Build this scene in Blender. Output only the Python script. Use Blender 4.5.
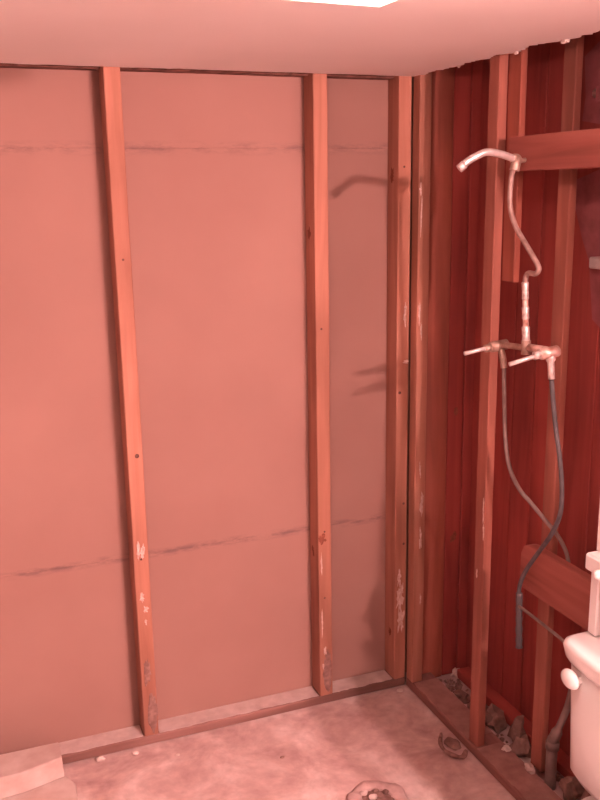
import bpy, bmesh, math, random
from mathutils import Vector, Matrix, noise

for o in list(bpy.data.objects):
    bpy.data.objects.remove(o, do_unlink=True)
scene = bpy.context.scene
COL = scene.collection

# ------------------------------------------------------------------ camera
H = 2.40                                   # ceiling height
F_PX = 900.13
YAW, PITCH, ROLL = 0.36759, 0.230248, -0.016557
cd = bpy.data.cameras.new('camera')
cam = bpy.data.objects.new('camera', cd)
COL.objects.link(cam)
fwd = Vector((math.sin(YAW) * math.cos(PITCH), math.cos(YAW) * math.cos(PITCH), -math.sin(PITCH)))
rgt = Vector((math.cos(YAW), -math.sin(YAW), 0))
upv = rgt.cross(fwd)
cr, sr = math.cos(ROLL), math.sin(ROLL)
r2 = cr * rgt + sr * upv
u2 = -sr * rgt + cr * upv
m = Matrix((r2, u2, -fwd)).transposed().to_4x4()
m.translation = Vector((-1.60546, -3.00108, 2.01764))
cam.matrix_world = m
cd.sensor_fit = 'VERTICAL'
cd.sensor_height = 24.0
cd.lens = 24.0 * F_PX / 800.0
cd.clip_start = 0.02
scene.camera = cam

# ------------------------------------------------------------------ world + exposure
LIGHT_RGB = (1.0, 0.56, 0.52)              # the strongly pink-tinted lamp light of the photograph
w = bpy.data.worlds.new('world')
scene.world = w
w.use_nodes = True
w.node_tree.nodes['Background'].inputs[0].default_value = (0.9, 0.35, 0.32, 1)
w.node_tree.nodes['Background'].inputs[1].default_value = 0.05
vs = scene.view_settings
vs.view_transform = 'Standard'
vs.look = 'None'
vs.gamma = 1.0
vs.use_curve_mapping = False
vs.exposure = 0.33
BULB_A = 3400.0
BULB_B = 2900.0
FILL_SIDE = 74.0                           # ceiling strip light: sides added as fill for ceiling and tank / bottom lens
LENS_BOTTOM = 3.5

# ------------------------------------------------------------------ materials
def nodes(name):
    mt = bpy.data.materials.new(name)
    mt.use_nodes = True
    nt = mt.node_tree
    b = nt.nodes['Principled BSDF']
    return mt, nt, b

def N(nt, kind, **kw):
    n = nt.nodes.new(kind)
    for k, v in kw.items():
        setattr(n, k, v)
    return n

def ramp(nt, stops):
    r = nt.nodes.new('ShaderNodeValToRGB')
    el = r.color_ramp.elements
    while len(el) < len(stops):
        el.new(0.5)
    for e, (p, c) in zip(el, stops):
        e.position = p
        e.color = (c[0], c[1], c[2], 1)
    return r

def coords(nt, scale, rnd=True):
    tc = N(nt, 'ShaderNodeTexCoord')
    mp = N(nt, 'ShaderNodeMapping')
    mp.inputs['Scale'].default_value = scale
    nt.links.new(tc.outputs['Object'], mp.inputs['Vector'])
    if rnd:
        oi = N(nt, 'ShaderNodeObjectInfo')
        mu = N(nt, 'ShaderNodeMath', operation='MULTIPLY')
        mu.inputs[1].default_value = 37.0
        nt.links.new(oi.outputs['Random'], mu.inputs[0])
        nt.links.new(mu.outputs[0], mp.inputs['Location'])
    return mp.outputs['Vector'], tc

def wood(name, c1, c2, c3, axis='z', rough=0.75, knots=True):
    mt, nt, b = nodes(name)
    s = {'x': (1.6, 24, 24), 'y': (24, 1.6, 24), 'z': (24, 24, 1.6)}[axis]
    v, tc = coords(nt, s)
    n1 = N(nt, 'ShaderNodeTexNoise')
    n1.inputs['Scale'].default_value = 1.0
    n1.inputs['Detail'].default_value = 6
    n1.inputs['Distortion'].default_value = 0.6
    nt.links.new(v, n1.inputs['Vector'])
    r1 = ramp(nt, [(0.28, c1), (0.52, c2), (0.75, c3)])
    nt.links.new(n1.outputs['Fac'], r1.inputs['Fac'])
    v2, _ = coords(nt, tuple(3.2 if q > 10 else 1.4 for q in s))
    n2 = N(nt, 'ShaderNodeTexNoise')
    n2.inputs['Scale'].default_value = 1.0
    n2.inputs['Detail'].default_value = 3
    nt.links.new(v2, n2.inputs['Vector'])
    r2_ = ramp(nt, [(0.32, (0.62, 0.58, 0.56)), (0.62, (1.1, 1.1, 1.1))])
    nt.links.new(n2.outputs['Fac'], r2_.inputs['Fac'])
    mx = N(nt, 'ShaderNodeMix', data_type='RGBA', blend_type='MULTIPLY')
    mx.inputs['Factor'].default_value = 0.8
    nt.links.new(r1.outputs['Color'], mx.inputs[6])
    nt.links.new(r2_.outputs['Color'], mx.inputs[7])
    nt.links.new(mx.outputs[2], b.inputs['Base Color'])
    b.inputs['Roughness'].default_value = rough
    bp = N(nt, 'ShaderNodeBump')
    bp.inputs['Strength'].default_value = 0.25
    bp.inputs['Distance'].default_value = 0.002
    nt.links.new(n1.outputs['Fac'], bp.inputs['Height'])
    nt.links.new(bp.outputs['Normal'], b.inputs['Normal'])
    return mt

def mottled(name, c1, c2, scale=8, rough=0.85, bump=0.2, spec=0.3, metal=0.0, lo=0.3, hi=0.7):
    mt, nt, b = nodes(name)
    v, tc = coords(nt, (1, 1, 1))
    n1 = N(nt, 'ShaderNodeTexNoise')
    n1.inputs['Scale'].default_value = scale
    n1.inputs['Detail'].default_value = 6
    nt.links.new(v, n1.inputs['Vector'])
    r1 = ramp(nt, [(lo, c1), (hi, c2)])
    nt.links.new(n1.outputs['Fac'], r1.inputs['Fac'])
    nt.links.new(r1.outputs['Color'], b.inputs['Base Color'])
    b.inputs['Roughness'].default_value = rough
    b.inputs['Metallic'].default_value = metal
    b.inputs['Specular IOR Level'].default_value = spec
    if bump:
        bp = N(nt, 'ShaderNodeBump')
        bp.inputs['Strength'].default_value = bump
        bp.inputs['Distance'].default_value = 0.004
        nt.links.new(n1.outputs['Fac'], bp.inputs['Height'])
        nt.links.new(bp.outputs['Normal'], b.inputs['Normal'])
    return mt

def emitter(name, col, strength):
    mt, nt, b = nodes(name)
    v, tc = coords(nt, (1, 1, 1))
    n1 = N(nt, 'ShaderNodeTexNoise')
    n1.inputs['Scale'].default_value = 4
    nt.links.new(v, n1.inputs['Vector'])
    r1 = ramp(nt, [(0.0, tuple(q * 0.96 for q in col)), (1.0, col)])
    nt.links.new(n1.outputs['Fac'], r1.inputs['Fac'])
    nt.links.new(r1.outputs['Color'], b.inputs['Emission Color'])
    b.inputs['Emission Strength'].default_value = strength
    b.inputs['Base Color'].default_value = (0.8, 0.8, 0.8, 1)
    return mt

PINE = ((0.306, 0.132, 0.085), (0.399, 0.174, 0.119), (0.459, 0.221, 0.157))
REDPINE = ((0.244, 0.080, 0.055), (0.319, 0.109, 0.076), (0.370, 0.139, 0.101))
RED = ((0.225, 0.059, 0.043), (0.306, 0.088, 0.067), (0.360, 0.117, 0.090))
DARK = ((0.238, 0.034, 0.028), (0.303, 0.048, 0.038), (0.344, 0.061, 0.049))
M = {}
for ax in 'xyz':
    M['pine_' + ax] = wood('pine_' + ax, *PINE, axis=ax)
    M['redpine_' + ax] = wood('redpine_' + ax, *REDPINE, axis=ax)
    M['red_' + ax] = wood('redwood_' + ax, *RED, axis=ax)
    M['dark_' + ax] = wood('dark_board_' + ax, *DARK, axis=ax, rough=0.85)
M['brownboard'] = wood('brown_board', (0.22, 0.055, 0.034), (0.30, 0.08, 0.05), (0.35, 0.105, 0.07), 'z')
M['plate_x'] = wood('dusty_plate_x', (0.155, 0.078, 0.064), (0.21, 0.105, 0.088), (0.27, 0.145, 0.125), 'x', 0.9)
M['plate_y'] = wood('dusty_plate_y', (0.19, 0.085, 0.07), (0.25, 0.11, 0.09), (0.32, 0.15, 0.125), 'y', 0.9)
M['scrapwood'] = mottled('dusty_scrap_board', (0.503, 0.370, 0.333), (0.636, 0.533, 0.496), 14, 0.9, 0.3)
M['white_paint'] = mottled('white_wall_paint', (0.80, 0.78, 0.76), (0.84, 0.82, 0.80), 3, 0.9, 0.02)
M['ceiling'] = mottled('ceiling_plaster', (0.88, 0.86, 0.85), (0.92, 0.90, 0.89), 2.2, 0.95, 0.03)
M['tan_paint'] = mottled('tan_wall_paint', (0.24, 0.20, 0.18), (0.28, 0.23, 0.21), 3, 0.9, 0.02)
M['torn'] = mottled('torn_gypsum', (0.42, 0.28, 0.24), (0.85, 0.78, 0.74), 60, 0.95, 0.5)
M['china'] = mottled('white_china', (0.84, 0.82, 0.81), (0.87, 0.85, 0.84), 2, 0.22, 0.0, 0.5)
M['white_lacquer'] = mottled('white_lacquer', (0.82, 0.79, 0.78), (0.86, 0.83, 0.82), 3, 0.5, 0.02, 0.4)
M['chrome'] = mottled('worn_chrome', (0.60, 0.53, 0.51), (0.80, 0.74, 0.72), 30, 0.40, 0.1, 0.5, 0.55)
M['copper'] = mottled('dull_copper', (0.50, 0.26, 0.20), (0.85, 0.68, 0.62), 45, 0.45, 0.15, 0.5, 0.5)
M['solder'] = mottled('silver_solder', (0.42, 0.32, 0.29), (0.78, 0.68, 0.65), 80, 0.4, 0.3, 0.5, 0.5)
M['brass'] = mottled('tarnished_brass', (0.26, 0.16, 0.12), (0.50, 0.36, 0.30), 40, 0.5, 0.2, 0.5, 0.5)
M['greyhose'] = mottled('grey_hose', (0.17, 0.12, 0.11), (0.25, 0.185, 0.17), 20, 0.6, 0.1)
M['blackhose'] = mottled('black_hose', (0.060, 0.055, 0.060), (0.12, 0.105, 0.11), 20, 0.55, 0.1)
M['felt'] = mottled('tar_felt', (0.20, 0.060, 0.062), (0.30, 0.095, 0.10), 16, 0.9, 0.3)
M['nail'] = mottled('rusty_nail', (0.08, 0.035, 0.03), (0.16, 0.07, 0.055), 90, 0.7, 0.2)
M['knot'] = mottled('wood_knot', (0.14, 0.04, 0.025), (0.28, 0.09, 0.055), 90, 0.8, 0.2)
M['plaster'] = mottled('plaster_smear', (0.48, 0.31, 0.26), (0.72, 0.58, 0.54), 90, 0.95, 0.5)
M['greywear'] = mottled('grey_weathering', (0.16, 0.085, 0.07), (0.33, 0.20, 0.175), 50, 0.95, 0.4)
M['rubble'] = mottled('mortar_rubble', (0.16, 0.085, 0.07), (0.32, 0.20, 0.17), 30, 0.95, 0.5)
M['palerubble'] = mottled('pale_rubble', (0.55, 0.42, 0.38), (0.75, 0.63, 0.59), 40, 0.95, 0.4)
M['hole'] = mottled('dark_drain', (0.05, 0.03, 0.03), (0.10, 0.06, 0.055), 30, 0.9, 0.2)
M['topdark'] = mottled('gap_shade_wood', (0.10, 0.045, 0.035), (0.26, 0.12, 0.095), 26, 0.95, 0.3)  # dark tone painted in for the shade of the gap under the ceiling
M['flex'] = mottled('dull_flexible_pipe', (0.26, 0.165, 0.145), (0.40, 0.28, 0.25), 40, 0.5, 0.15, 0.5, 0.3)
M['dust'] = mottled('plaster_dust', (0.475, 0.366, 0.342), (0.627, 0.513, 0.484), 22, 0.95, 0.2)
M['browndust'] = mottled('brown_dust', (0.26, 0.135, 0.115), (0.38, 0.215, 0.185), 22, 0.95, 0.2)

def gypsum_back():
    """brown paper back of the wallboard; smudges along the two board joints"""
    mt, nt, b = nodes('brown_paper_wallboard')
    tc = N(nt, 'ShaderNodeTexCoord')
    n1 = N(nt, 'ShaderNodeTexNoise')
    n1.inputs['Scale'].default_value = 2.5
    n1.inputs['Detail'].default_value = 7
    nt.links.new(tc.outputs['Object'], n1.inputs['Vector'])
    r1 = ramp(nt, [(0.30, (0.305, 0.172, 0.144)), (0.70, (0.340, 0.196, 0.165))])
    nt.links.new(n1.outputs['Fac'], r1.inputs['Fac'])
    sp = N(nt, 'ShaderNodeSeparateXYZ')
    nt.links.new(tc.outputs['Object'], sp.inputs[0])
    mp = N(nt, 'ShaderNodeMapping')
    mp.inputs['Scale'].default_value = (9, 1, 34)
    nt.links.new(tc.outputs['Object'], mp.inputs['Vector'])
    n2 = N(nt, 'ShaderNodeTexNoise')
    n2.inputs['Scale'].default_value = 1.0
    n2.inputs['Detail'].default_value = 5
    n2.inputs['Roughness'].default_value = 0.7
    nt.links.new(mp.outputs[0], n2.inputs['Vector'])
    r2_ = ramp(nt, [(0.44, (0, 0, 0)), (0.62, (1, 1, 1))])
    nt.links.new(n2.outputs['Fac'], r2_.inputs['Fac'])
    last = None
    for zc, wd, dz in ((0.720, 0.022, 0.80), (2.158, 0.028, 0.62)):
        su = N(nt, 'ShaderNodeMath', operation='SUBTRACT')
        su.inputs[1].default_value = zc
        nt.links.new(sp.outputs['Z'], su.inputs[0])
        ab = N(nt, 'ShaderNodeMath', operation='ABSOLUTE')
        nt.links.new(su.outputs[0], ab.inputs[0])
        mr = N(nt, 'ShaderNodeMapRange')
        mr.inputs['From Min'].default_value = 0.002
        mr.inputs['From Max'].default_value = wd
        mr.inputs['To Min'].default_value = dz
        mr.inputs['To Max'].default_value = 0.0
        nt.links.new(ab.outputs[0], mr.inputs['Value'])
        if last is None:
            last = mr.outputs[0]
        else:
            ad = N(nt, 'ShaderNodeMath', operation='ADD')
            nt.links.new(last, ad.inputs[0])
            nt.links.new(mr.outputs[0], ad.inputs[1])
            last = ad.outputs[0]
    mu = N(nt, 'ShaderNodeMath', operation='MULTIPLY')
    nt.links.new(last, mu.inputs[0])
    nt.links.new(r2_.outputs['Color'], mu.inputs[1])
    mx = N(nt, 'ShaderNodeMix', data_type='RGBA')
    nt.links.new(mu.outputs[0], mx.inputs['Factor'])
    nt.links.new(r1.outputs['Color'], mx.inputs[6])
    mx.inputs[7].default_value = (0.16, 0.10, 0.095, 1)
    nt.links.new(mx.outputs[2], b.inputs['Base Color'])
    b.inputs['Roughness'].default_value = 0.9
    b.inputs['Specular IOR Level'].default_value = 0.2
    return mt
M['gypsum'] = gypsum_back()

def concrete():
    mt, nt, b = nodes('dusty_concrete')
    tc = N(nt, 'ShaderNodeTexCoord')
    n1 = N(nt, 'ShaderNodeTexNoise')
    n1.inputs['Scale'].default_value = 4.2
    n1.inputs['Detail'].default_value = 9
    n1.inputs['Roughness'].default_value = 0.62
    n1.inputs['Distortion'].default_value = 0.5
    nt.links.new(tc.outputs['Object'], n1.inputs['Vector'])
    r1 = ramp(nt, [(0.30, (0.405, 0.262, 0.244)), (0.50, (0.589, 0.428, 0.405)), (0.68, (0.773, 0.662, 0.635))])
    nt.links.new(n1.outputs['Fac'], r1.inputs['Fac'])
    n2 = N(nt, 'ShaderNodeTexNoise')
    n2.inputs['Scale'].default_value = 26
    n2.inputs['Detail'].default_value = 5
    nt.links.new(tc.outputs['Object'], n2.inputs['Vector'])
    r2_ = ramp(nt, [(0.3, (0.82, 0.80, 0.80)), (0.7, (1.08, 1.08, 1.08))])
    nt.links.new(n2.outputs['Fac'], r2_.inputs['Fac'])
    mx = N(nt, 'ShaderNodeMix', data_type='RGBA', blend_type='MULTIPLY')
    mx.inputs['Factor'].default_value = 0.8
    nt.links.new(r1.outputs['Color'], mx.inputs[6])
    nt.links.new(r2_.outputs['Color'], mx.inputs[7])
    nt.links.new(mx.outputs[2], b.inputs['Base Color'])
    b.inputs['Roughness'].default_value = 0.9
    bp = N(nt, 'ShaderNodeBump')
    bp.inputs['Strength'].default_value = 0.35
    bp.inputs['Distance'].default_value = 0.01
    nt.links.new(n1.outputs['Fac'], bp.inputs['Height'])
    nt.links.new(bp.outputs['Normal'], b.inputs['Normal'])
    return mt
M['concrete'] = concrete()

# ------------------------------------------------------------------ mesh helpers
def link(name, mesh, parent=None):
    o = bpy.data.objects.new(name, mesh)
    COL.objects.link(o)
    if parent is not None:
        o.parent = parent
        o.matrix_parent_inverse = parent.matrix_world.inverted()
    return o

def finish(name, bm, mat, parent=None, smooth=False):
    me = bpy.data.meshes.new(name)
    bmesh.ops.recalc_face_normals(bm, faces=bm.faces)
    bm.to_mesh(me)
    bm.free()
    me.materials.append(mat)
    if smooth:
        for p in me.polygons:
            p.use_smooth = True
    return link(name, me, parent)

def box(name, lo, hi, mat, parent=None, bev=0.003, warp=0.0, seed=0, wax=(0,)):
    """a board with eased edges, its origin at its own centre; warp = slight unevenness along its length"""
    c = [(a + b) / 2 for a, b in zip(lo, hi)]
    s = [b - a for a, b in zip(lo, hi)]
    bm = bmesh.new()
    bmesh.ops.create_cube(bm, size=1)
    for v in bm.verts:
        v.co = Vector((v.co.x * s[0], v.co.y * s[1], v.co.z * s[2]))
    if warp:
        ax = s.index(max(s))
        eds = [e for e in bm.edges if abs((e.verts[0].co - e.verts[1].co)[ax]) > 0.5 * s[ax]]
        bmesh.ops.subdivide_edges(bm, edges=eds, cuts=7)
        for v in bm.verts:
            p = v.co[ax]
            for k in range(3):
                if k != ax and k in wax:
                    v.co[k] += warp * noise.noise(Vector((p * 2.1, seed * 7.3 + k * 3.1, 0.5)))
    if bev:
        ed = [e for e in bm.edges if len(e.link_faces) == 2 and e.calc_face_angle(0) > 0.6]
        bmesh.ops.bevel(bm, geom=ed, offset=bev, segments=1, affect='EDGES', profile=0.5)
    o = finish(name, bm, mat)
    o.location = c
    bpy.context.view_layer.update()
    if parent is not None:
        o.parent = parent
        o.matrix_parent_inverse = parent.matrix_world.inverted()
    return o

def spline(pts, n=6):
    P = [Vector(p) for p in pts]
    if len(P) < 3:
        return P
    out = []
    for i in range(len(P) - 1):
        p0 = P[max(i - 1, 0)]; p1 = P[i]; p2 = P[i + 1]; p3 = P[min(i + 2, len(P) - 1)]
        for k in range(n):
            t = k / n
            out.append(0.5 * ((2 * p1) + (p2 - p0) * t + (2 * p0 - 5 * p1 + 4 * p2 - p3) * t * t + (3 * p1 - p0 - 3 * p2 + p3) * t ** 3))
    out.append(P[-1])
    return out

def tube_bm(bm, path, rad, seg=10, rfun=None):
    n = len(path)
    rings = []
    prev = None
    for i, p in enumerate(path):
        t = (path[min(i + 1, n - 1)] - path[max(i - 1, 0)]).normalized()
        if prev is None:
            a = Vector((0, 0, 1)) if abs(t.z) < 0.9 else Vector((1, 0, 0))
            nrm = t.cross(a).normalized()
        else:
            nrm = (prev - t * prev.dot(t)).normalized()
        prev = nrm
        bn = t.cross(nrm)
        r = rfun(i / max(n - 1, 1)) if rfun else rad
        rings.append([bm.verts.new(p + r * (math.cos(2 * math.pi * k / seg) * nrm + math.sin(2 * math.pi * k / seg) * bn)) for k in range(seg)])
    for a, b in zip(rings, rings[1:]):
        for k in range(seg):
            bm.faces.new((a[k], a[(k + 1) % seg], b[(k + 1) % seg], b[k]))
    bm.faces.new(rings[0][::-1])
    bm.faces.new(rings[-1])

def tube(name, pts, rad, mat, parent=None, seg=10, smooth_path=True, n=6, rfun=None):
    bm = bmesh.new()
    path = spline(pts, n) if smooth_path else [Vector(p) for p in pts]
    tube_bm(bm, path, rad, seg, rfun)
    return finish(name, bm, mat, parent, True)

def loft(name, rings, mat, parent=None, smooth=True, seg=40):
    """rings: (cx, cy, z, half_x, half_y, power) superellipses from bottom to top"""
    bm = bmesh.new()
    R = []
    for cx, cy, z, a, b, pw in rings:
        r = []
        for k in range(seg):
            t = 2 * math.pi * k / seg
            c, s = math.cos(t), math.sin(t)
            r.append(bm.verts.new((cx + a * math.copysign(abs(c) ** (2 / pw), c), cy + b * math.copysign(abs(s) ** (2 / pw), s), z)))
        R.append(r)
    for a, b in zip(R, R[1:]):
        for k in range(seg):
            bm.faces.new((a[k], a[(k + 1) % seg], b[(k + 1) % seg], b[k]))
    bm.faces.new(R[0][::-1])
    bm.faces.new(R[-1])
    return finish(name, bm, mat, parent, smooth)

def lump(name, loc, size, mat, parent=None, seed=0, sub=2, rough=0.35, flat=True):
    bm = bmesh.new()
    bmesh.ops.create_icosphere(bm, subdivisions=sub, radius=1)
    for v in bm.verts:
        d = 1 + rough * noise.noise(v.co * 1.3 + Vector((seed * 5.7, seed * 1.9, seed * 3.3)))
        v.co = Vector((v.co.x * size[0], v.co.y * size[1], v.co.z * size[2])) * d
    zmin = min(v.co.z for v in bm.verts)
    for v in bm.verts:
        v.co.z = max(v.co.z, zmin * 0.55)
    o = finish(name, bm, mat, None, not flat)
    zl = min(v.co.z for v in o.data.vertices)
    o.location = (loc[0], loc[1], loc[2] - zl)
    bpy.context.view_layer.update()
    if parent is not None:
        o.parent = parent
        o.matrix_parent_inverse = parent.matrix_world.inverted()
    return o

def patch(name, centre, du, dv, ru, rv, th, mat, parent, seed=0, n=22, amp=0.95):
    """a thin irregular raised smear lying on a face spanned by du, dv"""
    du = Vector(du); dv = Vector(dv); nn = du.cross(dv).normalized()
    bm = bmesh.new()
    lo, hi = [], []
    for k in range(n):
        a = 2 * math.pi * k / n
        r = 1 + amp * noise.noise(Vector((math.cos(a) * 2.6, math.sin(a) * 2.6, seed * 3.7)))
        p = Vector(centre) + du * (ru * r * math.cos(a)) + dv * (rv * r * math.sin(a))
        lo.append(bm.verts.new(p))
        hi.append(bm.verts.new(p * 1.0 + nn * th - (du * (ru * 0.12 * math.cos(a)) + dv * (rv * 0.12 * math.sin(a)))))
    for k in range(n):
        bm.faces.new((lo[k], lo[(k + 1) % n], hi[(k + 1) % n], hi[k]))
    bm.faces.new(hi)
    bm.faces.new(lo[::-1])
    return finish(name, bm, mat, parent)

def disc(name, centre, normal, r, th, mat, parent, seg=10):
    nn = Vector(normal).normalized()
    c = Vector(centre)
    bm = bmesh.new()
    tube_bm(bm, [c, c + nn * th * 0.7, c + nn * th], r, seg, lambda t: r if t < 0.9 else r * 0.7)
    return finish(name, bm, mat, parent)

def empty(name, loc=(0, 0, 0)):
    e = bpy.data.objects.new(name, None)
    COL.objects.link(e)
    e.location = loc
    e.empty_display_size = 0.1
    bpy.context.view_layer.update()
    return e

def tag(o, label, cat, group=None, kind=None):
    o['label'] = label
    o['category'] = cat
    if group:
        o['group'] = group
    if kind:
        o['kind'] = kind
    return o

# ================================================================== the setting
# ---- floor slab, slightly uneven
bm = bmesh.new()
nx, ny = 70, 90
x0, x1, y0, y1 = -2.6, 0.75, -3.9, 0.13
g = [[None] * (ny + 1) for _ in range(nx + 1)]
for i in range(nx + 1):
    for j in range(ny + 1):
        x = x0 + (x1 - x0) * i / nx
        y = y0 + (y1 - y0) * j / ny
        z = -0.003 + 0.0028 * noise.noise(Vector((x * 5, y * 5, 0.3)))
        g[i][j] = bm.verts.new((x, y, z))
for i in range(nx):
    for j in range(ny):
        bm.faces.new((g[i][j], g[i + 1][j], g[i + 1][j + 1], g[i][j + 1]))
r = bmesh.ops.extrude_face_region(bm, geom=list(bm.faces))
for v in [q for q in r['geom'] if isinstance(q, bmesh.types.BMVert)]:
    v.co.z = -0.08
floor = finish('floor', bm, M['concrete'], None, True)
tag(floor, 'bare dusty concrete floor with pale and dark blotches', 'floor', kind='structure')

# ---- ceiling: plasterboard with torn edges along both stripped walls
def ragged(a, b, n, amp, seed):
    a = Vector(a); b = Vector(b)
    d = (b - a).normalized()
    nn = Vector((-d.y, d.x, 0))
    out = []
    for k in range(n):
        t = k / n
        q = 0.65 * noise.noise(Vector((t * n * 0.17, seed, 0.2))) + 0.5 * noise.noise(Vector((t * n * 0.71, seed, 4.2)))
        out.append(a + (b - a) * t + nn * amp * q)
    return out
bm = bmesh.new()
out = [Vector((-2.5, -3.8, H)), Vector((0.7, -3.8, H)), Vector((0.7, -2.0, H)), Vector((0.05, -2.0, H))]
out += ragged((0.004, -1.95, H), (0.008, -0.0, H), 150, 0.050, 1.3)
out += [Vector((0.006, 0.0, H))]
out += ragged((0.0, -0.006, H), (-2.5, -0.006, H), 150, 0.014, 8.1)
lo = [bm.verts.new(p) for p in out]
fc = bm.faces.new(lo)
r = bmesh.ops.extrude_face_region(bm, geom=[fc])
for v in [q for q in r['geom'] if isinstance(q, bmesh.types.BMVert)]:
    v.co.z = H + 0.014
bmesh.ops.triangulate(bm, faces=[f for f in bm.faces if len(f.verts) > 4])
ceiling = finish('ceiling', bm, M['ceiling'])
tag(ceiling, 'smooth off-white ceiling with torn edges along the stripped walls', 'ceiling', kind='structure')
flaps = [(0.014, -0.842, 0.016, 0.009), (0.008, -0.30, 0.008, 0.006), (0.010, -0.62, 0.008, 0.008)]
for k, (fx, fy, fs, fh) in enumerate(flaps):
    f = lump('torn_gypsum_crumb', (fx, fy, H - fh * 1.0), (0.006, fs, fh), M['torn'], ceiling, k + 3, 2, 0.6)

# upper closing over the wall cavities (dark, above the ceiling boards)
bx_ = box('ceiling_void', (-2.5, -3.8, 2.62), (0.7, 0.16, 2.66), M['dark_x'], None, 0)
tag(bx_, 'dark underside of the boards above the wall cavity', 'ceiling', kind='structure')

# ---- back wall: brown-backed wallboards of the next room, studs in front
wall_back = empty('wall_back')
tag(wall_back, 'stripped stud wall backed by brown paper wallboard, facing the camera', 'wall', kind='structure')
Y0, YB = 0.0, 0.089
def gyp(z0, z1):
    bm = bmesh.new()
    n = 60
    for (yy) in (YB, YB + 0.0125):
        pass
    xs = [-2.5 + (2.5 + 0.075) * k / n for k in range(n + 1)]
    vb, vt, wb, wt = [], [], [], []
    for x in xs:
        e0 = 0.0009 * noise.noise(Vector((x * 9, round(z0, 2) * 5, 1)))
        e1 = 0.0009 * noise.noise(Vector((x * 9, round(z1, 2) * 5, 1)))
        vb.append(bm.verts.new((x, YB, z0 + e0))); vt.append(bm.verts.new((x, YB, z1 + e1)))
        wb.append(bm.verts.new((x, YB + 0.0125, z0 + e0))); wt.append(bm.verts.new((x, YB + 0.0125, z1 + e1)))
    for k in range(n):
        bm.faces.new((vb[k], vb[k + 1], vt[k + 1], vt[k]))
        bm.faces.new((wb[k], wt[k], wt[k + 1], wb[k + 1]))
        bm.faces.new((vb[k], wb[k], wb[k + 1], vb[k + 1]))
        bm.faces.new((vt[k], vt[k + 1], wt[k + 1], wt[k]))
    bm.faces.new((vb[0], vt[0], wt[0], wb[0])); bm.faces.new((vb[n], wb[n], wt[n], vt[n]))
    return finish('wallboard', bm, M['gypsum'], wall_back)
gyp(0.0, 0.7197)
gyp(0.7203, 2.1577)
gyp(2.1583, 2.60)
box('backing_sheet', (-2.5, YB + 0.0135, 0.0), (0.3, YB + 0.03, 2.6), M['dark_z'], wall_back, 0)

PT = 0.036                                   # sole plate thickness
studs_x = [(-1.797, -1.745), (-1.0925, -1.0385), (-0.3835, -0.3295), (-0.0535, -0.0015)]
studs = []
for k, (a, b) in enumerate(studs_x):
    mt = M['pine_z']
    s = box('stud', (a, Y0, PT), (b, YB - 0.0006, 2.58), mt, wall_back, 0.003, 0.002 if k < 3 else 0.001, k)
    studs.append(s)
box('stud', (-2.45, Y0, PT), (-2.398, YB - 0.0006, 2.58), M['pine_z'], wall_back, 0.003, 0.003, 9)
box('sole_plate', (-2.5, 0.0, 0.0), (-0.001, YB - 0.0006, PT - 0.0006), M['plate_x'], wall_back, 0.004, 0.003, 4, (1,))
def dust(x0, x1, y0, y1, z, along, mat, parent, seed, amp):
    """thin ragged layer of plaster dust lying on a plate"""
    bm = bmesh.new()
    n = 40
    P = []
    for k in range(n + 1):
        q = amp * (noise.noise(Vector((k * 0.21, seed, 0))) + 0.6 * noise.noise(Vector((k * 0.77, seed, 3))))
        P.append((x0 + (x1 - x0) * k / n, y0 + q) if along == 'x' else (x0 + q, y0 + (y1 - y0) * k / n))
    P += [(x1, y1), (x0, y1)] if along == 'x' else [(x1, y1), (x1, y0)]
    a = [bm.verts.new((x, y, z)) for x, y in P]
    b = [bm.verts.new((x, y, z + 0.0014)) for x, y in P]
    bm.faces.new(a[::-1]); bm.faces.new(b)
    for k in range(len(P)):
        bm.faces.new((a[k], a[(k + 1) % len(P)], b[(k + 1) % len(P)], b[k]))
    return finish('dust_layer', bm, mat, parent)
plate_b = [o for o in wall_back.children if o.name.startswith('sole_plate')][0]
for k, (a, b) in enumerate([(-2.396, -1.80), (-1.742, -1.096), (-1.035, -0.387), (-0.326, -0.057)]):
    dust(a, b, 0.007, YB - 0.002, PT - 0.0006, 'x', M['dust'], plate_b, k * 3.1, 0.006)
# short blocks between the stud tops, coloured dark for the shaded ceiling gap
tops = [(-2.396, -1.799)] + [(studs_x[k][1] + 0.003, studs_x[k + 1][0] - 0.003) for k in range(3)]
for a, b in tops:
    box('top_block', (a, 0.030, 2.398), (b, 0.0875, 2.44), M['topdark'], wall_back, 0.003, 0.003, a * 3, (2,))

S1, S2, S3 = studs[1], studs[2], studs[3]
dx, dz = (1, 0, 0), (0, 0, 1)
def nail(x, z, st, r=0.006, y=-0.0012, mat='nail'):
    disc('nail_head', (x, y + 0.0022, z), (0, -1, 0), r, 0.0025, M[mat], st)
nail(-1.059, 1.125, S1, 0.008)
nail(-1.066, 0.742, S1, 0.004); nail(-1.066, 1.80, S1, 0.004)
nail(-0.365, 0.702, S2, 0.007); nail(-0.358, 0.735, S2, 0.004); nail(-0.36, 0.46, S2, 0.004); nail(-0.362, 1.52, S2, 0.004)
nail(-0.040, 1.251, S3, 0.006); nail(-0.018, 0.80, S3, 0.005); nail(-0.016, 0.63, S3, 0.005); nail(-0.03, 2.09, S3, 0.004)
def yp(name, x, z, ru, rv, mat, st, seed, y=0.0004, th=0.0016):
    patch(name, (x, y, z), dx, dz, ru, rv, th, M[mat], st, seed, 22, 0.3 if (mat == 'greywear' and rv > 0.08) else 0.95)
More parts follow.
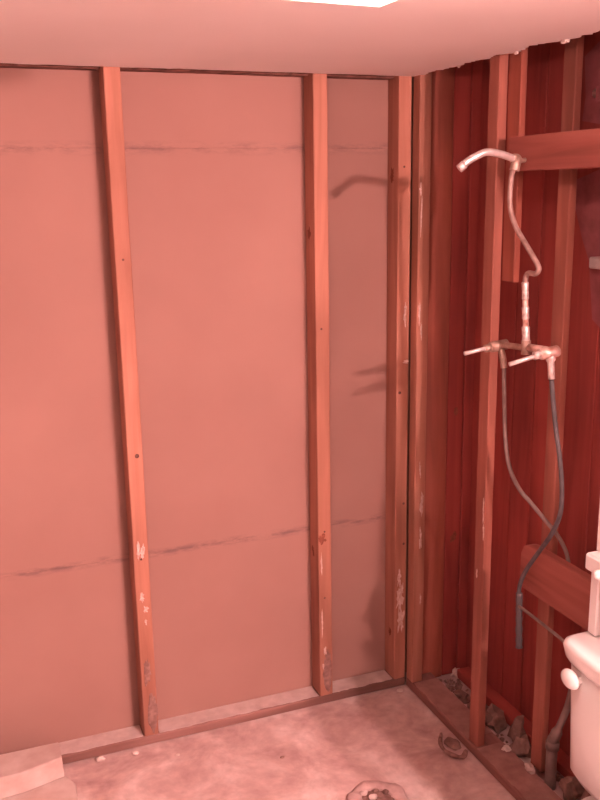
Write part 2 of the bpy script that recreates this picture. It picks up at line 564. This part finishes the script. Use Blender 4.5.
for k, (x, z, ru, rv, mt, st) in enumerate([
        (-1.074, 0.775, 0.006, 0.034, 'plaster', S1), (-1.062, 0.765, 0.005, 0.022, 'plaster', S1), (-1.056, 0.782, 0.004, 0.016, 'plaster', S1),
        (-1.070, 0.595, 0.007, 0.018, 'plaster', S1), (-1.060, 0.545, 0.009, 0.012, 'plaster', S1), (-1.062, 0.50, 0.004, 0.012, 'plaster', S1),
        (-1.0585, 0.128, 0.0185, 0.082, 'greywear', S1), (-1.066, 0.30, 0.012, 0.05, 'greywear', S1),
        (-0.367, 0.705, 0.013, 0.018, 'knot', S2), (-0.3515, 0.132, 0.0185, 0.082, 'greywear', S2), (-0.352, 0.215, 0.012, 0.035, 'greywear', S2),
        (-0.361, 0.232, 0.006, 0.018, 'plaster', S2), (-0.369, 0.168, 0.004, 0.012, 'plaster', S2), (-0.372, 0.36, 0.003, 0.05, 'plaster', S2),
        (-0.372, 0.60, 0.003, 0.04, 'plaster', S2), (-0.030, 0.395, 0.015, 0.055, 'plaster', S3), (-0.026, 0.30, 0.014, 0.055, 'plaster', S3),
        (-0.034, 0.49, 0.009, 0.040, 'plaster', S3), (-0.022, 0.43, 0.008, 0.03, 'plaster', S3), (-0.014, 1.37, 0.012, 0.006, 'plaster', S3), (-0.02, 1.55, 0.006, 0.04, 'plaster', S3)]):
    yp('plaster_smear' if mt == 'plaster' else ('knot' if mt == 'knot' else 'grey_stain'), x, z, ru, rv, mt, st, k + 1, 0.0004 - 0.0003 * (k % 3))
# dark knots on the shaded stud sides
for (xs_, yy, zz, rr, st) in [(-0.3835, 0.055, 0.64, 0.010, S2), (-0.3835, 0.050, 1.86, 0.012, S2), (-0.0535, 0.050, 2.06, 0.013, S3), (-0.0535, 0.040, 0.235, 0.010, S3)]:
    patch('knot', (xs_ - 0.0004 + 0.0008, yy, zz), (0, 0, 1), (0, 1, 0), rr * 1.6, rr, 0.0018, M['knot'], st, zz)

# ---- right wall: open studs in front of a plumbing cavity
wall_right = empty('wall_right')
tag(wall_right, 'open stud wall with exposed shower pipes on the right', 'wall', kind='structure')
SD = 0.089
box('sole_plate', (0.0005, -1.95, 0.0), (0.118, -0.0005, PT - 0.0006), M['plate_y'], wall_right, 0.004, 0.003, 5, (0,))
plate_r = [o for o in wall_right.children if o.name.startswith('sole_plate')][0]
dust(0.008, 0.116, -1.08, -0.535, PT - 0.0006, 'y', M['browndust'], plate_r, 5.0, 0.006)
dust(0.008, 0.116, -0.470, -0.056, PT - 0.0006, 'y', M['browndust'], plate_r, 7.0, 0.006)
end_stud = box('stud', (0.0015, -0.053, PT), (0.050, -0.002, 2.58), M['pine_z'], wall_right, 0.003, 0.0, 21)
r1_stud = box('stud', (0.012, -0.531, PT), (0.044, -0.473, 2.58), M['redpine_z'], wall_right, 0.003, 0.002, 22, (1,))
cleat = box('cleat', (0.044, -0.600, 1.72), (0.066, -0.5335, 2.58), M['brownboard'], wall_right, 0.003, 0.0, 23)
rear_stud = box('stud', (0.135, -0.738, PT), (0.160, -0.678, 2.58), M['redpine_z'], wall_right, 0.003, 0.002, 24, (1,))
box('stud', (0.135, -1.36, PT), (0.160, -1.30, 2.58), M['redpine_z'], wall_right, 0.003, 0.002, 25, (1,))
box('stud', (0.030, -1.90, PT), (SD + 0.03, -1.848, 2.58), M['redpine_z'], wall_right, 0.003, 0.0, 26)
box('blocking_board', (0.014, -1.30, 2.060), (0.0435, -0.590, 2.160), M['red_y'], wall_right, 0.003, 0.0, 27)
# lower board nailed on the rear stud, its left end sawn off at an angle
bm = bmesh.new()
prof = [(-0.625, 0.815), (-0.640, 0.846), (-0.668, 0.856), (-1.40, 0.856), (-1.40, 0.694), (-0.640, 0.694), (-0.622, 0.72)]
va = [bm.verts.new((0.096, y, z)) for y, z in prof]
vb = [bm.verts.new((0.1345, y, z)) for y, z in prof]
bm.faces.new(va); bm.faces.new(vb[::-1])
for k in range(len(prof)):
    bm.faces.new((va[k], vb[k], vb[(k + 1) % len(prof)], va[(k + 1) % len(prof)]))
bmesh.ops.bevel(bm, geom=list(bm.edges), offset=0.003, segments=1, affect='EDGES')
finish('blocking_board', bm, M['red_y'], wall_right)
for k, (z, x, ru, rv) in enumerate([(2.007, 0.010, 0.005, 0.02), (1.93, 0.014, 0.003, 0.06), (1.56, 0.012, 0.005, 0.05), (1.50, 0.02, 0.004, 0.03), (0.948, 0.024, 0.004, 0.03), (0.66, 0.03, 0.005, 0.04), (0.40, 0.034, 0.004, 0.02), (0.80, 0.034, 0.008, 0.04)]):
    patch('plaster_smear', (x, -0.0526, z), dx, dz, ru, rv, 0.0014, M['plaster'], end_stud, k + 31)
for k, (y, z, rv) in enumerate([(-0.521, 0.94, 0.045), (-0.524, 0.87, 0.025), (-0.492, 0.70, 0.015)]):
    patch('plaster_smear', (0.0124, y, z), (0, 0, 1), (0, 1, 0), rv, 0.004, 0.0014, M['plaster'], r1_stud, k + 41)

# far side of the cavity: dark vertical boards
wall_inner = empty('wall_inner')
tag(wall_inner, 'dark red boards closing the far side of the plumbing cavity', 'wall', kind='structure')
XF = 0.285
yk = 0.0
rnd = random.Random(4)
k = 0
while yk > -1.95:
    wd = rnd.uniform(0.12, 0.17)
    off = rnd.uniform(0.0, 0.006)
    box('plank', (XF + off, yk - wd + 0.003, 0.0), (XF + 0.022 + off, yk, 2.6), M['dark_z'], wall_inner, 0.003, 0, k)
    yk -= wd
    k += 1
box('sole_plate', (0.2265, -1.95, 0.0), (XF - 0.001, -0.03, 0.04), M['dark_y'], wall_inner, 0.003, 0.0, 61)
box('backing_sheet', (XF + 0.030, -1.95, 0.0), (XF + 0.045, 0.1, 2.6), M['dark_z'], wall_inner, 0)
# tar felt scraps on the boards
def felt(pts, x=0.2815):
    bm = bmesh.new()
    a = [bm.verts.new((x, y, z)) for y, z in pts]
    b = [bm.verts.new((x + 0.003, y, z)) for y, z in pts]
    bm.faces.new(a); bm.faces.new(b[::-1])
    n = len(pts)
    for q in range(n):
        bm.faces.new((a[q], b[q], b[(q + 1) % n], a[(q + 1) % n]))
    return finish('felt_scrap', bm, M['felt'], wall_inner)
felt([(-0.566, 2.03), (-0.575, 1.95), (-0.62, 1.85), (-0.66, 1.78), (-0.69, 1.60), (-0.78, 1.55), (-0.82, 1.80), (-0.80, 2.05), (-0.68, 2.06)])
felt([(-0.585, 2.40), (-0.60, 2.28), (-0.59, 2.21), (-0.70, 2.19), (-0.84, 2.22), (-0.86, 2.45), (-0.70, 2.46)])
# end of the cavity, in line with the back wall
wall_end = empty('wall_end')
tag(wall_end, 'dark vertical boards closing the cavity beside the corner', 'wall', kind='structure')
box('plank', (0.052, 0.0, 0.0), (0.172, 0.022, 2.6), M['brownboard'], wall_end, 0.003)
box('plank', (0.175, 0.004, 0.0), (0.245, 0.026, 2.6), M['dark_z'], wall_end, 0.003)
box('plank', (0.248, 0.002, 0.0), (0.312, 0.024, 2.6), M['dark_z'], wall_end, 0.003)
for z, r_ in ((0.62, 0.012), (1.15, 0.009)):
    patch('knot', (0.214, 0.0048, z), dx, dz, r_, r_ * 1.8, 0.0016, M['knot'], wall_end, z)

# ---- rest of the room, beside and behind the camera
o = box('wall_left', (-2.56, -3.86, 0), (-2.5, 0.12, 2.62), M['tan_paint'], None, 0)
tag(o, 'plain tan painted wall on the left, out of view', 'wall', kind='structure')
o = box('wall_front', (-2.56, -3.86, 0), (0.76, -3.8, 2.62), M['tan_paint'], None, 0)
tag(o, 'plain tan painted wall behind the camera', 'wall', kind='structure')
o = box('wall_occluder', (0.02, -2.05, 0), (0.70, -1.955, 2.62), M['white_paint'], None, 0)  # unseen wall added to keep one bulb off the corner bay
tag(o, 'short white wall added out of view beside the toilet to block bulb light', 'wall', kind='structure')
o = box('wall_alcove', (0.70, -3.86, 0), (0.76, -1.955, 2.62), M['white_paint'], None, 0)
tag(o, 'white alcove wall behind the right of the camera', 'wall', kind='structure')

# ================================================================== lamps of the room
cl = empty('ceiling_light', (-0.80, -1.385, H))
tag(cl, 'bright ceiling strip light with glowing diffuser at the top edge', 'lamp')
M['fill_side'] = emitter('side_fill_glow', (1.0, 0.60, 0.54), FILL_SIDE)  # glowing sides added to brighten the ceiling and the tank
M['lens_bottom'] = emitter('bottom_lens_glow', (1.0, 0.80, 0.62), LENS_BOTTOM)
XA, XB, YA, YB2 = -1.15, -0.812, -2.40, -1.385
box('base_pan', (XA + 0.01, YA + 0.01, H - 0.010), (XB - 0.01, YB2 - 0.01, H - 0.0008), M['white_lacquer'], cl, 0.001)
for lo_, hi_ in [((XA, YA, H - 0.052), (XA + 0.004, YB2, H - 0.0108)), ((XB - 0.004, YA, H - 0.052), (XB, YB2, H - 0.0108)),
                 ((XA + 0.0042, YA, H - 0.052), (XB - 0.0042, YA + 0.004, H - 0.0108)), ((XA + 0.0042, YB2 - 0.004, H - 0.052), (XB - 0.0042, YB2, H - 0.0108))]:
    box('side_fill' if hi_[1] - lo_[1] > 0.5 else 'end_cap', lo_, hi_, M['fill_side'] if hi_[1] - lo_[1] > 0.5 else M['white_lacquer'], cl, 0)
box('bottom_lens', (XA, YA, H - 0.056), (XB, YB2, H - 0.0522), M['lens_bottom'], cl, 0.001)
cl.rotation_euler.z = math.radians(3.0)

bar = empty('vanity_light', (0.16, -3.8, 2.32))
tag(bar, 'chrome bath bar with two globe bulbs behind the camera', 'lamp')
box('back_plate', (-0.20, -3.799, 2.265), (0.52, -3.765, 2.375), M['chrome'], bar, 0.004)
for bx, st in ((-0.05, BULB_A), (0.32, BULB_B)):
    tube('socket', [(bx, -3.766, 2.325), (bx, -3.70, 2.325)], 0.022, M['chrome'], bar, 14, False)
    bm = bmesh.new()
    bmesh.ops.create_icosphere(bm, subdivisions=2, radius=0.05)
    b_ = finish('bulb', bm, emitter('bulb_glow', LIGHT_RGB, st), None, True)
    b_.location = (bx, -3.652, 2.33)
    bpy.context.view_layer.update()
    b_.parent = bar
    b_.matrix_parent_inverse = bar.matrix_world.inverted()

# ================================================================== shower plumbing
sp_ = empty('shower_plumbing', (0.0, -0.75, 1.54))
tag(sp_, 'exposed two-handle shower valve, riser and bare shower arm on the studs', 'shower fitting')
arm = tube('shower_arm', [(-0.035, -0.709, 2.089), (-0.055, -0.713, 2.095), (-0.100, -0.719, 2.106), (-0.145, -0.721, 2.111), (-0.175, -0.717, 2.101), (-0.200, -0.711, 2.087), (-0.222, -0.705, 2.068)], 0.0105, M['chrome'], sp_, 14)
tube('threaded_end', [(-0.210, -0.7085, 2.0785), (-0.225, -0.7042, 2.0655)], 0.0125, M['chrome'], arm, 8, False)
tube('elbow', [(-0.052, -0.711, 2.093), (-0.036, -0.710, 2.092), (-0.040, -0.712, 2.080), (-0.045, -0.712, 2.060)], 0.0145, M['brass'], sp_, 14)
tube('pipe_strap', [(-0.042, -0.708, 2.085), (-0.008, -0.690, 2.088), (0.0138, -0.680, 2.090)], 0.007, M['brass'], sp_, 8)
tube('flexible_riser', [(-0.045, -0.714, 2.078), (-0.045, -0.699, 2.039), (-0.045, -0.697, 1.962), (-0.043, -0.723, 1.905), (-0.040, -0.772, 1.855), (-0.038, -0.816, 1.814), (-0.036, -0.838, 1.786), (-0.036, -0.823, 1.770), (-0.035, -0.790, 1.769), (-0.034, -0.775, 1.757), (-0.034, -0.772, 1.733)], 0.0078, M['flex'], sp_, 12)
cr_ = tube('copper_riser', [(-0.034, -0.772, 1.740), (-0.030, -0.784, 1.552)], 0.0088, M['copper'], sp_, 12, False)
def on_riser(z):
    t = (1.740 - z) / (1.740 - 1.552)
    return (-0.034 + 0.004 * t, -0.772 - 0.012 * t, z)
for za, zb, rr in ((1.742, 1.690, 0.0105), (1.670, 1.632, 0.011), (1.612, 1.556, 0.0122)):
    zs = [za, za - 0.004, (za + zb) / 2, zb + 0.004, zb]
    tube('solder_joint', [on_riser(z) for z in zs], rr, M['solder'], cr_, 12, False, rfun=lambda t, rr=rr: rr * (0.85 if t in (0.0, 1.0) else (0.92 if abs(t - 0.5) < 0.1 else 1.0)))
vb_ = tube('valve_body', [(-0.030, -0.636, 1.535), (-0.030, -0.712, 1.542), (-0.030, -0.784, 1.547), (-0.030, -0.853, 1.551), (-0.030, -0.908, 1.554)], 0.0095, M['brass'], sp_, 12)
tube('tee', [(-0.030, -0.783, 1.570), (-0.030, -0.785, 1.528)], 0.0145, M['brass'], vb_, 12, False)
tube('cross_arm', [(-0.030, -0.800, 1.551), (-0.030, -0.885, 1.556)], 0.0115, M['copper'], vb_, 12, False)
for (ya, za, yb, zb, tail) in ((-0.648, 1.533, -0.647, 1.518, 0), (-0.901, 1.552, -0.886, 1.526, 1)):
    tube('valve_housing', [(-0.006, ya, za + 0.003), (-0.064, ya - 0.001, za - 0.002)], 0.0165, M['brass'] if not tail else M['copper'], sp_, 14, False)
    st = tube('valve_stem', [(-0.050, ya, za), (-0.156, yb, zb)], 0.0065, M['chrome'], sp_, 12, False)
    tube('packing_nut', [(-0.060, ya + 0.0005, za - 0.002), (-0.084, ya + 0.002, za - 0.006)], 0.0125, M['solder'] if tail else M['brass'], st, 6, False)
tube('tailpiece', [(-0.030, -0.650, 1.530), (-0.028, -0.662, 1.500), (-0.025, -0.667, 1.466)], 0.0105, M['brass'], sp_, 12, True)
tube('tailpiece', [(-0.030, -0.901, 1.550), (-0.028, -0.904, 1.518), (-0.025, -0.906, 1.476)], 0.0115, M['solder'], sp_, 12, True, rfun=lambda t: 0.0135 if t < 0.4 else 0.010)

# supply lines
h = tube('supply_hose', [(-0.025, -0.667, 1.4655), (-0.015, -0.657, 1.392), (-0.005, -0.655, 1.261), (0.005, -0.657, 1.177), (0.020, -0.661, 1.119), (0.040, -0.685, 1.063), (0.060, -0.719, 1.027), (0.085, -0.762, 0.980), (0.120, -0.785, 0.929), (0.150, -0.800, 0.858), (0.155, -0.81, 0.76)], 0.0068, M['greyhose'], None, 10)
tag(h, 'grey water hose curving from the left shower valve inlet', 'hose')
h = tube('supply_hose', [(-0.0245, -0.906, 1.472), (-0.015, -0.904, 1.413), (0.0, -0.905, 1.321), (0.015, -0.911, 1.230), (0.030, -0.908, 1.134), (0.040, -0.892, 1.049), (0.050, -0.841, 0.964), (0.060, -0.763, 0.868), (0.060, -0.702, 0.780), (0.055, -0.682, 0.711), (0.054, -0.690, 0.61), (0.055, -0.695, 0.513)], 0.0072, M['blackhose'], None, 10)
tag(h, 'black water hose dropping from the right shower valve inlet past the lower board', 'hose')
slv = tube('pipe_sleeve', [(0.0555, -0.683, 0.70), (0.054, -0.690, 0.61), (0.055, -0.695, 0.508)], 0.0115, M['blackhose'], h, 10, rfun=lambda t: 0.0115 + 0.0012 * math.sin(t * 40))
h = tube('toilet_supply_line', [(0.043, -0.703, 0.664), (0.030, -0.792, 0.673), (0.000, -0.900, 0.695), (-0.030, -1.026, 0.714), (-0.036, -1.10, 0.705), (-0.04, -1.150, 0.690)], 0.005, M['greyhose'], None, 8)
tag(h, 'thin grey supply line running from the black hose to the toilet tank', 'hose')

# ================================================================== toilet
TY = -1.522
toilet = empty('toilet', (-0.45, TY, 0))
tag(toilet, 'white china toilet with lidded tank cut by the right edge', 'toilet')
tank = loft('tank', [(-0.105, TY, 0.455, 0.060, 0.225, 4), (-0.107, TY, 0.462, 0.080, 0.252, 5), (-0.109, TY, 0.485, 0.088, 0.264, 6), (-0.110, TY, 0.62, 0.0905, 0.270, 6), (-0.112, TY, 0.806, 0.093, 0.277, 6)], M['china'], toilet, True, 56)
lid = loft('tank_lid', [(-0.113, TY, 0.806, 0.096, 0.282, 6), (-0.114, TY, 0.822, 0.104, 0.291, 6), (-0.115, TY, 0.850, 0.108, 0.297, 6), (-0.115, TY, 0.861, 0.104, 0.293, 6), (-0.115, TY, 0.866, 0.094, 0.283, 6)], M['china'], toilet, True, 56)
lev = tube('flush_lever', [(-0.198, -1.318, 0.780), (-0.222, -1.318, 0.780)], 0.011, M['china'], toilet, 14, False)
bm = bmesh.new()
bmesh.ops.create_uvsphere(bm, u_segments=18, v_segments=12, radius=1)
for v in bm.verts:
    v.co = Vector((-0.230 + v.co.x * 0.016, -1.312 + v.co.y * 0.034, 0.786 + v.co.z * 0.026))
finish('handle_paddle', bm, M['china'], lev, True)
loft('bowl', [(-0.46, TY, 0.042, 0.20, 0.115, 3), (-0.46, TY, 0.08, 0.195, 0.108, 3), (-0.47, TY, 0.18, 0.19, 0.10, 2.6), (-0.50, TY, 0.30, 0.235, 0.15, 2.4), (-0.515, TY, 0.39, 0.275, 0.19, 2.3), (-0.515, TY, 0.43, 0.285, 0.20, 2.3), (-0.515, TY, 0.44, 0.275, 0.19, 2.3)], M['china'], toilet, True, 48)
loft('tank_deck', [(-0.155, TY, 0.36, 0.10, 0.10, 4), (-0.145, TY, 0.41, 0.125, 0.15, 4), (-0.145, TY, 0.454, 0.130, 0.16, 4)], M['china'], toilet, True, 40)
loft('seat', [(-0.52, TY, 0.441, 0.262, 0.192, 2.3), (-0.52, TY, 0.446, 0.272, 0.200, 2.3), (-0.52, TY, 0.458, 0.268, 0.197, 2.3)], M['china'], toilet, True, 48)
loft('seat_lid', [(-0.515, TY, 0.459, 0.268, 0.197, 2.3), (-0.515, TY, 0.470, 0.272, 0.200, 2.3), (-0.515, TY, 0.478, 0.250, 0.182, 2.3)], M['china'], toilet, True, 48)

# white rack standing on the tank lid
rack = empty('shelf_rack', (-0.09, -1.39, 0.866))
tag(rack, 'white shelf rack standing on the toilet tank lid', 'shelf')
for ya in (-1.275, -1.505):
    box('post', (-0.125, ya, 0.8668), (-0.085, ya + 0.034, 1.0565), M['white_lacquer'], rack, 0.004)
    box('upper_post', (-0.118, ya - 0.002, 1.1055), (-0.070, ya + 0.028, 1.345), M['white_lacquer'], rack, 0.004)
    tube('finial_rod', [(-0.094, ya + 0.004, 1.3455), (-0.094, ya + 0.004, 1.60)], 0.006, M['white_lacquer'], rack, 10, False)
    bm = bmesh.new()
    bmesh.ops.create_uvsphere(bm, u_segments=14, v_segments=10, radius=0.013)
    kb = finish('knob', bm, M['white_lacquer'], None, True)
    kb.location = (-0.160, -1.312 if ya > -1.4 else -1.47, 1.070)
    bpy.context.view_layer.update()
    kb.parent = rack
    kb.matrix_parent_inverse = rack.matrix_world.inverted()
box('ledge', (-0.150, -1.535, 1.057), (-0.040, -1.243, 1.105), M['white_lacquer'], rack, 0.006)
box('back_panel', (-0.068, -1.50, 1.1055), (-0.060, -1.255, 1.345), M['white_lacquer'], rack, 0.002)
box('shelf', (-0.118, -1.476, 1.22), (-0.0685, -1.278, 1.235), M['white_lacquer'], rack, 0.003)

toilet.location += Vector((0.05, 0.0605, -0.041))
rack.location += Vector((0.05, 0.0605, -0.0405))

# ================================================================== loose things
def scrap(name, pts_top, z0, z1, mat, label, seed):
    bm = bmesh.new()
    n = len(pts_top)
    a = [bm.verts.new((x, y, z0)) for x, y in pts_top]
    b = [bm.verts.new((x + 0.004 * math.sin(seed + i), y + 0.006, z1)) for i, (x, y) in enumerate(pts_top)]
    bm.faces.new(a[::-1]); bm.faces.new(b)
    for k in range(n):
        bm.faces.new((a[k], a[(k + 1) % n], b[(k + 1) % n], b[k]))
    bmesh.ops.bevel(bm, geom=list(bm.edges), offset=0.004, segments=1, affect='EDGES')
    o = finish(name, bm, mat)
    return tag(o, label, 'board', 'broken boards by the back wall')
scrap('broken_board', [(-1.95, -0.36), (-1.383, -0.335), (-1.374, -0.255), (-1.366, -0.172), (-1.40, -0.10), (-1.95, -0.09)], 0.001, 0.032, M['scrapwood'], 'lower pale broken board lying flat on the floor at left', 1)
scrap('broken_board', [(-1.96, -0.166), (-1.62, -0.156), (-1.54, -0.158), (-1.399, -0.122), (-1.402, -0.070), (-1.405, -0.022), (-1.96, -0.012)], 0.0335, 0.108, M['scrapwood'], 'thick pale broken board resting on another board against the back wall', 2)

# torn strip and floor hole
c_ = tube('torn_hose_ring', [(-0.045, -0.372, 0.012), (-0.078, -0.424, 0.010), (-0.084, -0.475, 0.010), (-0.069, -0.513, 0.012), (-0.046, -0.529, 0.014), (-0.022, -0.510, 0.018)], 0.0075, M['greywear'], None, 8, rfun=lambda t: 0.0045 + 0.0035 * abs(math.sin(t * 9)) + 0.002 * t)
tag(c_, 'dark curled scrap of hose lying on the floor by the right plate', 'scrap')
o = lump('mortar_clod', (-0.035, -0.44, 0.0), (0.024, 0.036, 0.013), M['rubble'], None, 71, 3)
tag(o, 'low mortar clod inside the dark curled scrap', 'rubble')

dr = empty('floor_drain', (-0.43, -0.60, 0))
tag(dr, 'rough drain hole in the floor at the bottom edge', 'drain')
bm = bmesh.new()
segs, rs = 36, 8
rings = []
for i in range(segs):
    a = 2 * math.pi * i / segs
    R_ = 0.082 + 0.014 * noise.noise(Vector((math.cos(a) * 2, math.sin(a) * 2, 3.3)))
    t_ = 0.020 + 0.008 * noise.noise(Vector((math.cos(a) * 3, math.sin(a) * 3, 7.7)))
    ring = []
    for j in range(rs):
        b = 2 * math.pi * j / rs
        rr = R_ + t_ * 1.3 * math.cos(b)
        ring.append(bm.verts.new((-0.43 + rr * math.cos(a), -0.615 + rr * math.sin(a), max(-0.004, 0.001 + (0.42 + 0.5 * noise.noise(Vector((math.cos(a) * 4, math.sin(a) * 4, 1.1)))) * t_ * math.sin(b)))))
    rings.append(ring)
for i in range(segs):
    for j in range(rs):
        bm.faces.new((rings[i][j], rings[(i + 1) % segs][j], rings[(i + 1) % segs][(j + 1) % rs], rings[i][(j + 1) % rs]))
finish('broken_rim', bm, M['concrete'], dr, True)
disc('drain_hole', (-0.43, -0.615, 0.0005), (0, 0, 1), 0.058, 0.002, M['greywear'], dr, 24)
for k, (x, y, s) in enumerate([(-0.458, -0.568, 0.013), (-0.415, -0.572, 0.010), (-0.388, -0.59, 0.012), (-0.44, -0.60, 0.015)]):
    lump('rubble_piece', (x, y, 0.004), (s, s * 0.8, s * 0.7), M['rubble' if k % 3 else 'dust'], dr, 80 + k)

# white crumbs of plaster on the floor
cr_l = [((-1.262, -0.022), 0.012, 'white plaster crumb on the floor beside the broken boards'),
        ((-1.137, -0.034), 0.009, 'white plaster crumb on the floor below the left stud'),
        ((-0.042, -0.032), 0.010, 'white plaster crumb on the floor in the room corner'),
        ((-0.993, -0.104), 0.006, 'tiny plaster crumb out on the floor right of the left stud'),
        ((-0.644, -0.263), 0.006, 'tiny dark crumb on the open floor before the back wall')]
for k, ((x, y), s, lb) in enumerate(cr_l):
    o = lump('plaster_crumb', (x, y, -0.002), (s * 1.4, s, s * 0.8), M['palerubble' if k < 4 else 'rubble'], None, 90 + k)
    tag(o, lb, 'crumb', 'plaster crumbs on the floor')

# rubble in the cavity
rb = [((0.228, -0.022, 0.0), (0.022, 0.016, 0.018), 'palerubble', 'pale plaster lump at the foot of the dark boards beside the corner'),
      ((0.100, -0.585, PT), (0.016, 0.014, 0.012), 'palerubble', 'white plaster lump on the plate left of the rear stud'),
      ((0.105, -0.715, PT), (0.018, 0.020, 0.011), 'palerubble', 'white plaster lump on the plate before the foot of the rear stud'),
      ((0.170, -0.395, 0.0), (0.034, 0.042, 0.048), 'rubble', 'grey mortar lump in the cavity just right of the first stud'),
      ((0.195, -0.515, 0.0), (0.024, 0.034, 0.062), 'rubble', 'tall grey mortar lump in the cavity midway between the studs'),
      ((0.160, -0.590, 0.0), (0.030, 0.040, 0.045), 'rubble', 'grey mortar lump in the cavity left of the rear stud'),
      ((0.175, -0.860, 0.0), (0.030, 0.030, 0.050), 'rubble', 'grey mortar lump in the cavity right of the rear stud'),
      ((0.175, -0.960, 0.0), (0.034, 0.040, 0.070), 'rubble', 'grey mortar lump in the cavity behind the toilet'),
      ((0.165, -0.300, 0.0), (0.036, 0.040, 0.034), 'rubble', 'low mortar lump in the cavity behind the first stud'),
      ((0.160, -0.180, 0.0), (0.030, 0.044, 0.022), 'rubble', 'flat mortar lump in the cavity near the corner')]
for k, (lc, sz, mt, lb) in enumerate(rb):
    o = lump('mortar_lump', lc, sz, M[mt], None, 100 + k, 2, 1.1)
    tag(o, lb, 'rubble', 'rubble in the wall cavity')
# fine gravel nobody could count
bm = bmesh.new()
rg = random.Random(12)
for k in range(420):
    x = rg.uniform(0.128, 0.218); y = rg.uniform(-1.3, -0.03); s = rg.uniform(0.004, 0.012)
    if any(abs(x - l[0][0]) < l[1][0] * 1.25 + s and abs(y - l[0][1]) < l[1][1] * 1.25 + s for l in rb) or (abs(y + 0.708) < 0.045 and x < 0.18) or (abs(y + 0.775) < 0.035 and x < 0.19):
        continue
    ret = bmesh.ops.create_icosphere(bm, subdivisions=1, radius=s)
    for v in ret['verts']:
        v.co += Vector((rg.uniform(-1, 1), rg.uniform(-1, 1), rg.uniform(-1, 1))) * s * 0.3
        v.co = Vector((v.co.x + x, v.co.y + y, v.co.z * 0.8 + s * 0.5))
o = finish('mortar_gravel', bm, M['rubble'])
tag(o, 'fine grey mortar gravel strewn along the cavity floor', 'gravel', kind='stuff')

# pipe stubs in the cavity
o = tube('drain_pipe_stub', [(0.150, -0.775, 0.0), (0.150, -0.775, 0.17), (0.158, -0.778, 0.20), (0.19, -0.79, 0.30), (0.20, -0.80, 0.38)], 0.017, M['greyhose'], None, 14, rfun=lambda t: 0.019 if t < 0.55 else 0.012)
tag(o, 'grey bent pipe stub rising right of the rear stud', 'pipe')
tube('pipe_collar', [(0.150, -0.775, 0.150), (0.151, -0.775, 0.178)], 0.023, M['greyhose'], o, 14, False)
o = tube('conduit_stub', [(0.262, -0.672, 2.284), (0.262, -0.99, 2.272)], 0.014, M['chrome'], None, 12, False)
tag(o, 'pale horizontal conduit on the dark boards at the top right', 'conduit')
for yy in (-0.70, -0.95):
    box('strap', (0.246, yy - 0.010, 2.255), (0.2805, yy + 0.010, 2.302), M['felt'], o, 0.002)
o = box('junction_box', (0.235, -0.80, 1.765), (0.2805, -0.715, 1.80), M['chrome'], None, 0.004)
tag(o, 'small pale metal box on the dark boards at the right edge', 'box')
